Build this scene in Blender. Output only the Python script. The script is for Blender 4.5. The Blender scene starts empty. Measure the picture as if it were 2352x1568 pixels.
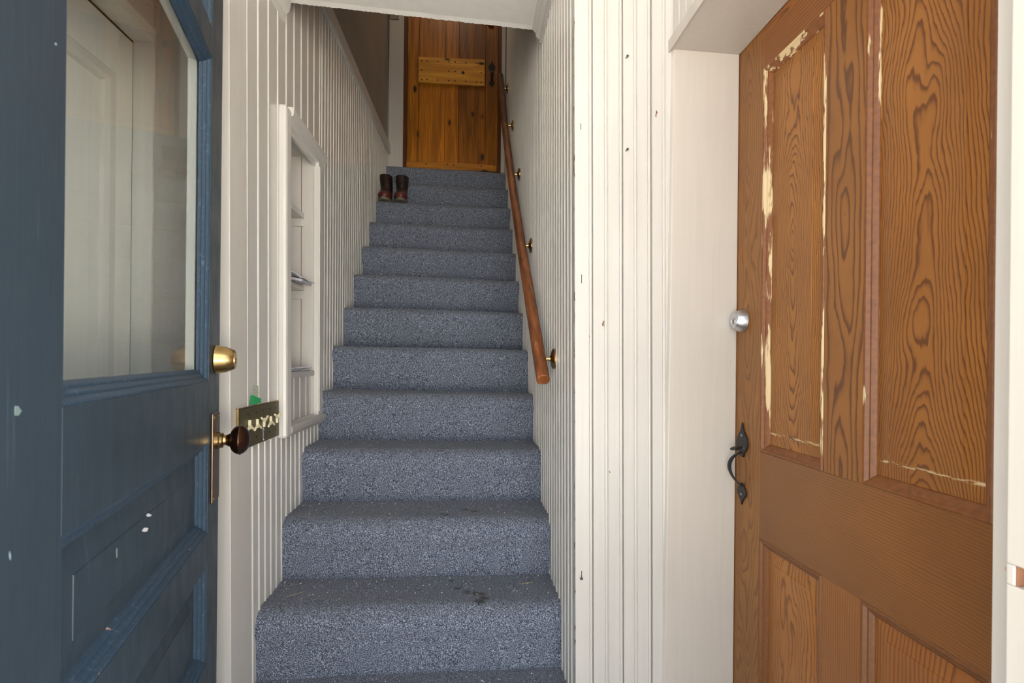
import bpy, math, random
from mathutils import Vector, Matrix
random.seed(7)
S = bpy.context.scene
C = S.collection

# ------------------------------------------------------------------ camera
FPX, YAW, ROLL, CX, CY, EYE = 1160.0, 0.0917, 0.010, 1176.0, 826.0, 1.15
cam_d = bpy.data.cameras.new('camera')
cam = bpy.data.objects.new('camera', cam_d)
C.objects.link(cam)
cam_d.sensor_width = 36.0
cam_d.lens = 36.0 * FPX / 2352.0
cam_d.shift_y = (CY - 784.0) / 2352.0
cam_d.clip_start = 0.02
cam.matrix_world = (Matrix.Translation((0, 0, EYE)) @ Matrix.Rotation(-YAW, 4, 'Z')
                    @ Matrix.Rotation(math.pi / 2, 4, 'X') @ Matrix.Rotation(ROLL, 4, 'Z'))
cam_d.dof.use_dof = True
cam_d.dof.focus_distance = 2.0
cam_d.dof.aperture_fstop = 9.0
S.camera = cam

# ------------------------------------------------------------------ light
world = bpy.data.worlds.new('overcast_sky')
S.world = world
world.use_nodes = True
bg = world.node_tree.nodes['Background']
bg.inputs[0].default_value = (0.88, 0.94, 1.0, 1)
bg.inputs[1].default_value = 3.2
sun_d = bpy.data.lights.new('sun', 'SUN')
sun_d.energy = 62.0
sun_d.color = (1.0, 0.92, 0.81)
sun_d.angle = 0.02
sun = bpy.data.objects.new('sun', sun_d)
sun.rotation_euler = (-math.radians(24), 0, math.radians(12))
C.objects.link(sun)

def lamp(name, loc, power, col, radius):
    d = bpy.data.lights.new(name, 'POINT')
    d.energy = power
    d.color = col
    d.shadow_soft_size = radius
    o = bpy.data.objects.new(name, d)
    o.location = loc
    C.objects.link(o)
    return o

vs = S.view_settings
vs.view_transform = 'Standard'
vs.look = 'None'
vs.gamma = 1.0
vs.use_curve_mapping = False
vs.exposure = 0.30

# ------------------------------------------------------------------ pixel -> place
def ray(px, py):
    a, b = (px - CX) / FPX, (py - CY) / FPX
    cr, sr = math.cos(ROLL), math.sin(ROLL)
    a, b = a * cr + b * sr, -a * sr + b * cr
    c, s = math.cos(YAW), math.sin(YAW)
    return Vector((c * a + s, -s * a + c, -b))

def hit(px, py, P, n):
    r, n = ray(px, py), Vector(n)
    t = (Vector(P) - Vector((0, 0, EYE))).dot(n) / r.dot(n)
    return r * t + Vector((0, 0, EYE))

def onX(x, px, py): return hit(px, py, (x, 0, 0), (1, 0, 0))
def onY(y, px, py): return hit(px, py, (0, y, 0), (0, 1, 0))

XL, XR, XW, XD, Y1, YL = -0.609, 0.297, 0.564, 0.753, 1.351, 1.379
YTOP = 3.96
LEAN = 0.012
def lean(x, y, z):
    k = min(1.0, max(0.0, (3.0 - y) / 1.6))
    return x - LEAN * k * (z - EYE)

# ------------------------------------------------------------------ node helper
class NB:
    def __init__(s, name):
        s.m = bpy.data.materials.new(name)
        s.m.use_nodes = True
        s.t = s.m.node_tree
        s.p = s.t.nodes['Principled BSDF']
        s.out = s.t.nodes['Material Output']
    def n(s, typ, **kw):
        nd = s.t.nodes.new(typ)
        for k, v in kw.items(): setattr(nd, k, v)
        return nd
    def put(s, sock, v):
        if isinstance(v, bpy.types.NodeSocket): s.t.links.new(v, sock)
        else: sock.default_value = v
    def math(s, op, a, b=0.0, c=None, clamp=False):
        nd = s.n('ShaderNodeMath', operation=op, use_clamp=clamp)
        s.put(nd.inputs[0], a); s.put(nd.inputs[1], b)
        if c is not None: s.put(nd.inputs[2], c)
        return nd.outputs[0]
    def coord(s):
        return s.n('ShaderNodeTexCoord').outputs['Object']
    def sep(s, v):
        nd = s.n('ShaderNodeSeparateXYZ'); s.put(nd.inputs[0], v); return nd.outputs
    def comb(s, x, y, z):
        nd = s.n('ShaderNodeCombineXYZ')
        for i, v in enumerate((x, y, z)): s.put(nd.inputs[i], v)
        return nd.outputs[0]
    def vmul(s, v, xyz):
        nd = s.n('ShaderNodeVectorMath', operation='MULTIPLY'); s.put(nd.inputs[0], v); nd.inputs[1].default_value = xyz
        return nd.outputs[0]
    def noise(s, v, scale, detail=2.0, rough=0.5, out=0):
        nd = s.n('ShaderNodeTexNoise'); s.put(nd.inputs['Vector'], v)
        nd.inputs['Scale'].default_value = scale; nd.inputs['Detail'].default_value = detail; nd.inputs['Roughness'].default_value = rough
        return nd.outputs[out]
    def voro(s, v, scale):
        nd = s.n('ShaderNodeTexVoronoi'); s.put(nd.inputs['Vector'], v); nd.inputs['Scale'].default_value = scale
        return nd.outputs
    def ramp(s, f, stops, interp='LINEAR'):
        nd = s.n('ShaderNodeValToRGB'); s.put(nd.inputs[0], f)
        cr = nd.color_ramp; cr.interpolation = interp
        while len(cr.elements) < len(stops): cr.elements.new(0.5)
        for e, (p, c) in zip(cr.elements, stops):
            e.position = p
            e.color = (c if isinstance(c, tuple) else (c, c, c)) + (1,)
        return nd.outputs[0]
    def mix(s, f, a, b, mode='MIX'):
        nd = s.n('ShaderNodeMix', data_type='RGBA', blend_type=mode)
        s.put(nd.inputs[0], f)
        for i, v in ((6, a), (7, b)):
            if isinstance(v, tuple): v = v[:3] + (1,)
            s.put(nd.inputs[i], v)
        return nd.outputs[2]
    def bump(s, h, strength, dist):
        nd = s.n('ShaderNodeBump'); nd.inputs['Strength'].default_value = strength; nd.inputs['Distance'].default_value = dist
        s.put(nd.inputs['Height'], h); s.t.links.new(nd.outputs[0], s.p.inputs['Normal'])
    def base(s, v):
        if isinstance(v, tuple): v = v[:3] + (1,)
        s.put(s.p.inputs['Base Color'], v)
    def set(s, **kw):
        for k, v in kw.items(): s.put(s.p.inputs[k.replace('_', ' ')], v)
        return s

def srgb(r, g, b):
    f = lambda c: (c / 255 / 12.92) if c <= 10 else ((c / 255 + 0.055) / 1.055) ** 2.4
    return (f(r), f(g), f(b))

def plain(name, col, rough=0.5, metal=0.0, noise=0.0, bump=0.0, scale=40.0):
    b = NB(name); b.set(Roughness=rough, Metallic=metal)
    if noise or bump:
        h = b.noise(b.coord(), scale, 4.0)
        b.base(b.mix(h, tuple(c * (1 - noise) for c in col), tuple(min(1, c * (1 + noise)) for c in col)))
        if bump: b.bump(h, bump, 0.002)
    else: b.base(col)
    return b.m

def paint(name, col, rough=0.38, chips=0.0, chipcol=(0.16, 0.07, 0.03), stretch=(90, 90, 3), grime=0.10, bump=0.25, coat=0.0, edge_x=None):
    b = NB(name); co = b.coord()
    g = b.noise(co, 2.3, 3.0)
    st = b.noise(b.vmul(co, stretch), 1.0, 3.0)
    c = b.mix(b.ramp(g, [(0.3, 0.0), (0.75, 1.0)]), tuple(x * (1 - grime) for x in col), col)
    c = b.mix(b.math('MULTIPLY', b.ramp(st, [(0.35, 1.0), (0.6, 0.0)]), 0.10), c, tuple(x * 0.6 for x in col))
    if chips:
        ch = b.noise(b.vmul(co, (55, 55, 22)), 1.0, 4.0, 0.6)
        c = b.mix(b.ramp(ch, [(0.765 - 0.04 * chips, 0.0), (0.775 - 0.04 * chips, 1.0)]), c, chipcol)
    if edge_x is not None:
        x, y, z = b.sep(co)
        near = b.ramp(b.math('SUBTRACT', b.math('ADD', x, b.math('MULTIPLY', b.math('SUBTRACT', z, EYE), LEAN)), edge_x - 0.5), [(0.5, 0.30), (0.506, 0.0)])
        ch = b.noise(b.vmul(co, (60, 60, 30)), 1.0, 4.0, 0.65)
        c = b.mix(b.ramp(b.math('ADD', ch, near), [(0.86, 0.0), (0.875, 1.0)]), c, chipcol)
    b.base(c); b.set(Roughness=rough)
    if coat:
        b.p.inputs['Coat Weight'].default_value = coat; b.p.inputs['Coat Roughness'].default_value = 0.16
    b.bump(st, bump, 0.0015)
    return b.m

# ------------------------------------------------------------------ materials
WHITE = (0.64, 0.61, 0.56)
M = {}
M['white'] = paint('white_gloss_paint', WHITE)
M['white_worn'] = paint('worn_white_paint_dimmed', (0.60, 0.575, 0.535), rough=0.33, chips=1.0)  # front wall white, darkened to offset the direct daylight on it
M['white_corner'] = paint('worn_white_corner_paint_dimmed', (0.60, 0.575, 0.535), rough=0.33, chips=0.5, edge_x=0.2955)  # same darkened white, plus real wear along the corner
M['bead'] = paint('beadboard_paint_brightened', (0.68, 0.655, 0.605), rough=0.28, bump=0.06, coat=0.6)  # same house white, lightened to offset the dim light on the stair walls
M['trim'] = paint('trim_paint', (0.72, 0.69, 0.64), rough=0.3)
M['cream'] = paint('cream_jamb_paint_dimmed', (0.56, 0.52, 0.465), rough=0.36, chips=0.25, chipcol=(0.42, 0.2, 0.1))  # jamb paint, darkened to offset the direct daylight it faces
M['ceiling'] = paint('ceiling_paint', (0.88, 0.855, 0.81), rough=0.55, stretch=(25, 25, 25))
M['plaster'] = paint('taupe_plaster', (0.36, 0.315, 0.27), rough=0.6, stretch=(10, 10, 6), grime=0.2)
M['casing_grey'] = paint('grey_white_casing', (0.56, 0.53, 0.495), rough=0.45)
M['whitedoor'] = paint('ivory_door_paint', (0.88, 0.86, 0.80), rough=0.4)
M['brass'] = plain('aged_brass', srgb(178, 150, 100), 0.26, 1.0, 0.25, 0.1, 60)
M['brightbrass'] = plain('polished_brass', srgb(222, 190, 120), 0.2, 1.0)
M['bronze'] = plain('brown_bronze', srgb(92, 66, 54), 0.3, 1.0, 0.3, 0.1, 70)
M['escutcheon'] = plain('worn_bronze_plate', srgb(124, 104, 88), 0.38, 1.0, 0.3, 0.15, 50)
M['steel'] = plain('brushed_steel', srgb(196, 198, 202), 0.32, 1.0, 0.06, 0.05, 90)
M['screw'] = plain('screw_steel', srgb(150, 150, 148), 0.3, 1.0)
M['iron'] = plain('black_wrought_iron', (0.012, 0.012, 0.013), 0.42, 0.3, 0.3, 0.2, 60)
M['dark'] = plain('dark_gap', (0.012, 0.010, 0.009), 0.9)
M['rawwood'] = plain('bare_wood_edge', srgb(134, 94, 68), 0.8, 0, 0.4, 0.2, 80)
M['porch'] = plain('porch_concrete', (0.52, 0.51, 0.495), 0.85, 0, 0.15, 0.2, 14)
M['floor'] = plain('entry_floor', (0.16, 0.12, 0.09), 0.6, 0, 0.2, 0.1, 20)
M['cream_plastic'] = plain('cream_plastic', srgb(236, 226, 190), 0.4)
M['paper'] = plain('white_paper', srgb(232, 232, 238), 0.7, 0, 0.04, 0, 30)
M['newsprint'] = plain('printed_newspaper', srgb(196, 196, 202), 0.8, 0, 0.45, 0, 70)
M['black'] = plain('black_plastic', (0.012, 0.012, 0.013), 0.45)
M['blackink'] = plain('black_ink', (0.02, 0.02, 0.02), 0.6)
M['bulb'] = plain('frosted_bulb', (0.9, 0.88, 0.8), 0.3)
M['oldgreen'] = plain('old_green_undercoat', srgb(120, 140, 140), 0.5)
M['switch'] = plain('grey_switch_plate', srgb(140, 132, 118), 0.5)

def blue_paint():
    b = NB('dark_blue_door_paint'); co = b.coord()
    g = b.noise(co, 3.0, 4.0)
    c = b.mix(g, srgb(44, 55, 63), srgb(52, 67, 79))
    sc = b.noise(b.vmul(co, (160, 1, 5)), 1.0, 3.0, 0.6)
    c = b.mix(b.math('MULTIPLY', b.ramp(sc, [(0.62, 0.0), (0.75, 1.0)]), 0.22), c, srgb(120, 140, 160))
    dots = b.noise(b.vmul(co, (40, 1, 22)), 1.0, 1.0)
    c = b.mix(b.ramp(dots, [(0.80, 0.0), (0.815, 1.0)]), c, srgb(150, 172, 190))
    b.base(c)
    rg = b.noise(b.vmul(co, (30, 1, 12)), 1.0, 3.0)
    b.set(Roughness=b.ramp(rg, [(0.3, 0.30), (0.8, 0.44)]))
    b.bump(b.noise(b.vmul(co, (120, 20, 10)), 1.0, 3.0), 0.2, 0.001)
    return b.m
M['blue'] = blue_paint()

def blue_worn():
    b = NB('worn_blue_moulding_paint'); co = b.coord()
    w = b.noise(b.vmul(co, (130, 130, 130)), 1.0, 4.0, 0.7)
    c = b.mix(b.ramp(w, [(0.55, 0.0), (0.72, 0.42)]), srgb(48, 68, 86), srgb(112, 134, 158))
    ch = b.noise(b.vmul(co, (35, 35, 16)), 1.0, 4.0, 0.6)
    c = b.mix(b.ramp(ch, [(0.70, 0.0), (0.72, 1.0)]), c, srgb(190, 160, 140))
    b.base(c); b.set(Roughness=0.38); b.bump(w, 0.4, 0.0015)
    return b.m
M['blueworn'] = blue_worn()

def fir(name, axis='z', u0=0.0, v0=0.0, slope=0.13, freq=70.0, warp=0.05, light=(156, 98, 44), dark=(100, 56, 22), seed=0.0, warp2=0.007, contrast=1.0, gloss=0.42, sat=0.0, uf=9.0, trace=None):
    b = NB(name); x, y, z = b.sep(b.coord())
    uu, vv = (x, z) if axis == 'z' else (z, x)
    u = b.math('SUBTRACT', uu, u0); v = b.math('SUBTRACT', vv, v0)
    nA = b.noise(b.comb(b.math('MULTIPLY', u, uf), seed, b.math('MULTIPLY', v, 2.2)), 1.0, 2.0)
    nB = b.noise(b.comb(b.math('MULTIPLY', u, 38.0), seed + 5.0, b.math('MULTIPLY', v, 9.0)), 1.0, 2.0)
    nC = b.noise(b.comb(b.math('MULTIPLY', u, 160.0), seed + 9.0, b.math('MULTIPLY', v, 30.0)), 1.0, 2.0)
    if sat:      # rings flatten out away from the heart of the figure
        vs2 = b.math('MULTIPLY', b.math('SUBTRACT', 1.0, b.math('POWER', 2.71828, b.math('MULTIPLY', b.math('ABSOLUTE', v), -sat))), slope / sat)
    else: vs2 = b.math('MULTIPLY', v, slope)
    D = b.math('ADD', vs2, b.math('MULTIPLY', b.math('SUBTRACT', nA, 0.5), warp))
    r = b.math('SQRT', b.math('ADD', b.math('MULTIPLY', u, u), b.math('MULTIPLY', D, D)))
    r = b.math('ADD', r, b.math('MULTIPLY', b.math('SUBTRACT', nB, 0.5), warp2))
    r = b.math('ADD', r, b.math('MULTIPLY', b.math('SUBTRACT', nC, 0.5), 0.0024))
    f = b.math('FRACT', b.math('MULTIPLY', r, freq))
    L, K = srgb(*light), srgb(*dark)
    mid = tuple(l * 0.75 + k * 0.25 for l, k in zip(L, K))
    KK = tuple(l * (1 - contrast) + k * contrast for l, k in zip(L, K))
    c = b.ramp(f, [(0.0, KK), (0.10, L), (0.50, L), (0.72, mid), (0.90, KK), (1.0, KK)])
    fib = b.noise(b.comb(b.math('MULTIPLY', u, 700.0), seed, b.math('MULTIPLY', v, 14.0)), 1.0, 2.0)
    c = b.mix(b.math('MULTIPLY', fib, 0.22), c, tuple(k * 0.8 for k in K))
    pat = b.noise(b.comb(b.math('MULTIPLY', u, 5.0), seed + 2.0, b.math('MULTIPLY', v, 4.0)), 1.0, 4.0)
    c = b.mix(b.ramp(pat, [(0.35, 0.35), (0.65, 0.0)]), c, K)
    if trace:    # leftover cream paint along the field's lower edge
        ln = b.ramp(b.math('ADD', b.math('ABSOLUTE', b.math('SUBTRACT', z, trace)), 0.0), [(0.0018, 1.0), (0.0034, 0.0)])
        pn = b.ramp(b.noise(b.comb(b.math('MULTIPLY', x, 45.0), seed, b.math('MULTIPLY', z, 200.0)), 1.0, 3.0), [(0.46, 0.0), (0.54, 1.0)])
        c = b.mix(b.math('MULTIPLY', ln, pn), c, srgb(208, 186, 146))
    b.base(c); b.set(Roughness=gloss)
    b.bump(f, 0.12, 0.001)
    return b.m

def pine(name, seed, light, dark, axis='z'):
    b = NB(name); co = b.coord(); x, y, z = b.sep(co)
    if axis == 'x': x, z = z, x
    nA = b.noise(b.comb(b.math('MULTIPLY', x, 7.0), seed, b.math('MULTIPLY', z, 1.0)), 1.0, 2.0)
    r = b.math('ADD', x, b.math('MULTIPLY', nA, 0.16))
    f = b.math('FRACT', b.math('MULTIPLY', r, 55.0))
    c = b.ramp(f, [(0.0, srgb(*dark)), (0.12, srgb(*light)), (0.55, srgb(*light)), (1.0, tuple(0.6 * a + 0.4 * k for a, k in zip(srgb(*light), srgb(*dark))))])
    pat = b.noise(b.comb(b.math('MULTIPLY', x, 30.0), seed + 3, b.math('MULTIPLY', z, 2.2)), 1.0, 3.0)
    c = b.mix(b.ramp(pat, [(0.40, 0.65), (0.62, 0.0)]), c, srgb(*dark))
    vo = b.voro(b.comb(b.math('MULTIPLY', x, 9.0), seed * 1.7, b.math('MULTIPLY', z, 4.2)), 1.0)
    c = b.mix(b.ramp(vo['Distance'], [(0.085, 1.0), (0.16, 0.0)]), c, srgb(46, 22, 8))
    b.base(c); b.set(Roughness=0.38)
    return b.m

def mould_wood(name, thr):
    b = NB(name); co = b.coord()
    g = b.noise(b.vmul(co, (90, 90, 90)), 1.0, 3.0)
    c = b.mix(g, srgb(90, 50, 20), srgb(138, 84, 38))
    p = b.noise(b.vmul(co, (26, 60, 4.5)), 1.0, 4.0, 0.65)
    zmask = b.ramp(b.math('SUBTRACT', b.sep(co)[2], 0.45), [(0.50, 0.0), (0.53, 1.0)])
    c = b.mix(b.math('MULTIPLY', zmask, b.ramp(p, [(thr, 0.0), (thr + 0.04, 1.0)])), c, srgb(206, 184, 142))
    b.base(c); b.set(Roughness=0.5); b.bump(p, 0.3, 0.002)
    return b.m
M['mould_wood'] = mould_wood('moulding_wood_with_old_paint', 0.50)
M['mould_wood2'] = mould_wood('moulding_wood_with_traces_of_paint', 0.62)
M['mould_dark'] = plain('dark_moulding_wood', srgb(112, 68, 30), 0.45, 0, 0.3, 0.1, 120)

STAIN = [(-0.04, 1.722), (-0.02, 1.665), (0.011, 1.638), (0.039, 1.627), (0.058, 1.623), (0.066, 1.592), (0.055, 1.572), (0.043, 1.577)]
STAIN2 = [(-0.081, 1.813), (-0.063, 1.80), (0.006, 1.865), (0.036, 1.845)]
def carpet():
    b = NB('blue_grey_loop_carpet'); co = b.coord(); x, y, z = b.sep(co)
    n1 = b.noise(b.vmul(co, (1, 1, 1)), 330.0, 2.0, 0.7)
    n2 = b.noise(co, 950.0, 1.0, 0.5)
    sp = b.math('ADD', b.math('MULTIPLY', n1, 0.72), b.math('MULTIPLY', n2, 0.28))
    c = b.ramp(sp, [(0.38, (0.009, 0.012, 0.019)), (0.465, (0.068, 0.082, 0.115)), (0.545, (0.195, 0.223, 0.290)), (0.635, (0.53, 0.575, 0.68))])
    # trodden soil, held by the tread tops
    geo = b.n('ShaderNodeNewGeometry'); nz = b.sep(geo.outputs['Normal'])[2]
    soil = b.math('MULTIPLY', b.ramp(nz, [(0.35, 0.0), (0.85, 1.0)]), b.ramp(b.noise(b.vmul(co, (6, 6, 6)), 1.0, 3.0), [(0.3, 0.45), (0.7, 0.9)]))
    c = b.mix(b.math('MULTIPLY', soil, 0.42), c, (0.085, 0.080, 0.080))
    d = None
    wob = b.math('MULTIPLY', b.math('SUBTRACT', b.noise(co, 90.0, 3.0), 0.5), 0.03)
    for i, pts in enumerate((STAIN, STAIN2)):
        zz = (0.4, 0.6)[i]
        for (sx, sy), r in zip(pts, (0.008, 0.011, 0.013, 0.013, 0.012, 0.015, 0.013, 0.01)):
            e = b.n('ShaderNodeVectorMath', operation='DISTANCE'); b.put(e.inputs[0], co); e.inputs[1].default_value = (sx, sy - 1.3195, zz)
            k = b.math('SUBTRACT', e.outputs['Value'], r + (0.000 if i else 0.001))
            d = k if d is None else b.math('MINIMUM', d, k)
    m = b.ramp(b.math('ADD', b.math('ADD', d, wob), 0.5), [(0.494, 0.85), (0.503, 0.0)])
    c = b.mix(m, c, (0.018, 0.015, 0.013))
    b.base(c); b.set(Roughness=0.95)
    b.p.inputs['Sheen Weight'].default_value = 0.15
    b.bump(sp, 0.55, 0.004)
    return b.m
M['carpet'] = carpet()

def glass():
    b = NB('old_window_glass')
    t = b.t
    tr = b.n('ShaderNodeBsdfTransparent'); tr.inputs[0].default_value = (0.975, 0.99, 0.98, 1)
    gl = b.n('ShaderNodeBsdfGlossy'); gl.inputs['Roughness'].default_value = 0.01
    fr = b.n('ShaderNodeFresnel')
    geo = b.n('ShaderNodeNewGeometry')
    t.links.new(b.math('ADD', 1.25, b.math('MULTIPLY', geo.outputs['Backfacing'], 1 / 1.25 - 1.25)), fr.inputs[0])
    mx = b.n('ShaderNodeMixShader')
    t.links.new(fr.outputs[0], mx.inputs[0]); t.links.new(tr.outputs[0], mx.inputs[1]); t.links.new(gl.outputs[0], mx.inputs[2])
    t.links.new(mx.outputs[0], b.out.inputs[0])
    return b.m
M['glass'] = glass()

def railwood(name, k):
    b = NB(name); co = b.coord()
    n = b.noise(b.vmul(co, (40, 6, 6)), 1.0, 4.0, 0.6)
    c = b.ramp(n, [(0.3, srgb(78 * k, 40 * k, 18 * k)), (0.5, srgb(126 * k, 70 * k, 34 * k)), (0.7, srgb(156 * k, 94 * k, 50 * k))])
    s = b.noise(b.vmul(co, (160, 18, 18)), 1.0, 3.0)
    c = b.mix(b.ramp(s, [(0.6, 0.0), (0.72, 0.5)]), c, srgb(196, 140, 90))
    b.base(c); b.set(Roughness=0.42)
    return b.m
M['railwood'] = railwood('handrail_wood', 1.0)
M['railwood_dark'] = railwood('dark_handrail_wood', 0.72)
def leather():
    b = NB('dark_brown_leather'); n = b.noise(b.coord(), 60.0, 4.0)
    b.base(b.mix(n, (0.012, 0.008, 0.007), (0.035, 0.018, 0.013))); b.set(Roughness=0.4); b.bump(n, 0.2, 0.002)
    return b.m
M['leather'] = leather()
M['redleather'] = plain('red_brown_leather', srgb(92, 40, 30), 0.4, 0, 0.4, 0.2, 60)
M['sole'] = plain('worn_rubber_sole', srgb(118, 108, 92), 0.7, 0, 0.35, 0.2, 60)
M['note'] = plain('green_note_paper', srgb(50, 168, 100), 0.6, 0, 0.06)
M['tape'] = None
def tape():
    b = NB('faded_label_tape'); n = b.noise(b.vmul(b.coord(), (1, 500, 260)), 1.0, 2.0)
    b.base(b.mix(b.ramp(n, [(0.5, 0.0), (0.56, 1.0)]), srgb(206, 208, 186), srgb(110, 140, 100))); b.set(Roughness=0.5)
    return b.m
M['tape'] = tape()
def bellplate():
    b = NB('olive_brass_plate'); co = b.coord()
    n = b.noise(b.vmul(co, (1, 60, 200)), 1.0, 4.0)
    b.base(b.mix(n, srgb(72, 64, 38), srgb(128, 118, 84))); b.set(Roughness=0.45, Metallic=0.55)
    return b.m
M['bellplate'] = bellplate()

# ------------------------------------------------------------------ mesh helper
class MB:
    def __init__(s): s.v = []; s.f = []
    def add(s, vs, fs):
        o = len(s.v); s.v += [tuple(p) for p in vs]; s.f += [tuple(i + o for i in f) for f in fs]; return s
    def box(s, x0, x1, y0, y1, z0, z1, T=None):
        vs = [Vector((x, y, z)) for x in (x0, x1) for y in (y0, y1) for z in (z0, z1)]
        if T: vs = [T(p) for p in vs]
        return s.add(vs, [(0, 1, 3, 2), (4, 6, 7, 5), (0, 4, 5, 1), (2, 3, 7, 6), (0, 2, 6, 4), (1, 5, 7, 3)])
    def prism(s, poly, a, b):
        """poly: list of callables/points; a(p), b(p) map each profile point to the two ends"""
        n = len(poly)
        vs = [a(p) for p in poly] + [b(p) for p in poly]
        fs = [tuple(range(n - 1, -1, -1)), tuple(range(n, 2 * n))]
        fs += [(i, (i + 1) % n, n + (i + 1) % n, n + i) for i in range(n)]
        return s.add(vs, fs)
    def lathe(s, prof, O, ax, seg=28):
        ax = Vector(ax).normalized(); O = Vector(O)
        t = Vector((0, 0, 1)) if abs(ax.z) < 0.9 else Vector((1, 0, 0))
        e1 = ax.cross(t).normalized(); e2 = ax.cross(e1)
        vs = []; fs = []
        for h, r in prof:
            for i in range(seg):
                a = 2 * math.pi * i / seg
                vs.append(O + ax * h + (e1 * math.cos(a) + e2 * math.sin(a)) * max(r, 1e-5))
        for j in range(len(prof) - 1):
            for i in range(seg):
                k = (i + 1) % seg
                fs.append((j * seg + i, j * seg + k, (j + 1) * seg + k, (j + 1) * seg + i))
        fs.append(tuple(range(seg - 1, -1, -1))); fs.append(tuple((len(prof) - 1) * seg + i for i in range(seg)))
        return s.add(vs, fs)
    def rings(s, rings):
        n = len(rings[0]); vs = [p for r in rings for p in r]; fs = []
        for j in range(len(rings) - 1):
            for i in range(n):
                k = (i + 1) % n
                fs.append((j * n + i, j * n + k, (j + 1) * n + k, (j + 1) * n + i))
        fs.append(tuple(range(n - 1, -1, -1))); fs.append(tuple((len(rings) - 1) * n + i for i in range(n)))
        return s.add(vs, fs)
    def build(s, name, mat, parent=None, smooth=False, bevel=0.0, seg=2):
        me = bpy.data.meshes.new(name); me.from_pydata(s.v, [], s.f); me.validate(); me.update()
        import bmesh
        bm = bmesh.new(); bm.from_mesh(me); bmesh.ops.recalc_face_normals(bm, faces=bm.faces[:]); bm.to_mesh(me); bm.free()
        me.materials.append(M[mat] if isinstance(mat, str) else mat)
        o = bpy.data.objects.new(name, me); C.objects.link(o)
        if parent: o.parent = parent
        if smooth:
            me.polygons.foreach_set('use_smooth', [True] * len(me.polygons))
            me.set_sharp_from_angle(angle=math.radians(40))
        if bevel:
            md = o.modifiers.new('bevel', 'BEVEL'); md.width = bevel; md.segments = seg; md.limit_method = 'ANGLE'; md.angle_limit = math.radians(50)
        return o

def tag(o, label=None, cat=None, group=None, kind=None):
    if label: o['label'] = label
    if cat: o['category'] = cat
    if group: o['group'] = group
    if kind: o['kind'] = kind
    return o
def empty(name, loc=(0, 0, 0), rz=0.0):
    e = bpy.data.objects.new(name, None); C.objects.link(e); e.location = loc; e.rotation_euler = (0, 0, rz); e.empty_display_size = 0.05
    return e
def boxo(name, mat, parent, x0, x1, y0, y1, z0, z1, bevel=0.0, T=None):
    return MB().box(x0, x1, y0, y1, z0, z1, T).build(name, mat, parent, bevel=bevel)

# ------------------------------------------------------------------ setting: shells
st = lambda o, label, cat: tag(o, label, cat, kind='structure')
st(boxo('floor', 'floor', None, -1.1, 1.2, 0.20, Y1 - 0.03, -0.05, 0.0), 'brown entry floor inside the front door', 'floor')
st(boxo('floor_porch', 'porch', None, -40, 40, -40, 0.20, -0.2, -0.03), 'grey porch floor outside the front door', 'floor')

# entrance wall around the front door opening
we = MB()
we.box(-3.0, -0.42, 0.22, 0.40, -0.2, 5.2); we.box(0.575, 3.0, 0.22, 0.40, -0.2, 5.2); we.box(-0.42, 0.575, 0.22, 0.40, 2.34, 5.2)
st(we.build('wall_entrance', 'white'), 'white outer wall around the open front door', 'wall')

st(boxo('wall_outer_left', 'white', None, -3.0, -2.9, 0.40, 4.16, -0.2, 4.75), 'far left outer wall of the house', 'wall')
st(boxo('wall_outer_right', 'white', None, 2.9, 3.0, 0.40, 4.16, -0.2, 4.75), 'far right outer wall of the house', 'wall')
# ceilings: vestibule ceiling with its raw edge over the stairs
cl, cr_ = onX(XL, 660, 4), onX(XR, 1250, 70)
def cz(x): return cl.z + (cr_.z - cl.z) * (x - XL) / (XR - XL)
def cy(x): return cl.y + (cr_.y - cl.y) * (x - XL) / (XR - XL)
cm = MB()
xs = [-1.1] + [XL - 0.03 + (XR - XL + 0.06) * i / 170 for i in range(171)] + [1.1]
vs_ = []
for x in xs:
    ye = cy(x) + (random.uniform(-0.0022, 0.0022) if -0.7 < x < 0.33 else 0)
    if x < XL - 0.05 or x > XR + 0.05: ye = Y1 + 0.05
    vs_ += [(x, 0.38, cz(x)), (x, ye - 0.022, cz(x)), (x, ye, cz(x) - 0.003), (x, ye, cz(x) + 0.10), (x, 0.38, cz(x) + 0.10)]
fs_ = []
for i in range(len(xs) - 1):
    a, b_ = 5 * i, 5 * (i + 1)
    for k in range(5): fs_.append((a + k, a + (k + 1) % 5, b_ + (k + 1) % 5, b_ + k))
cm.add(vs_, fs_)
st(cm.build('ceiling', 'ceiling'), 'white painted entry ceiling with a chipped edge over the stairs', 'ceiling')
st(boxo('ceiling_upper', 'ceiling', None, -3.0, 3.0, 0.22, 4.3, 4.75, 4.85), 'white ceiling high over the stair landing', 'ceiling')
st(boxo('wall_upper', 'white', None, XL - 0.1, XR + 0.1, 1.70, 1.76, 2.56, 4.75), 'white wall above the entry ceiling facing the stairwell', 'wall')

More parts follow.
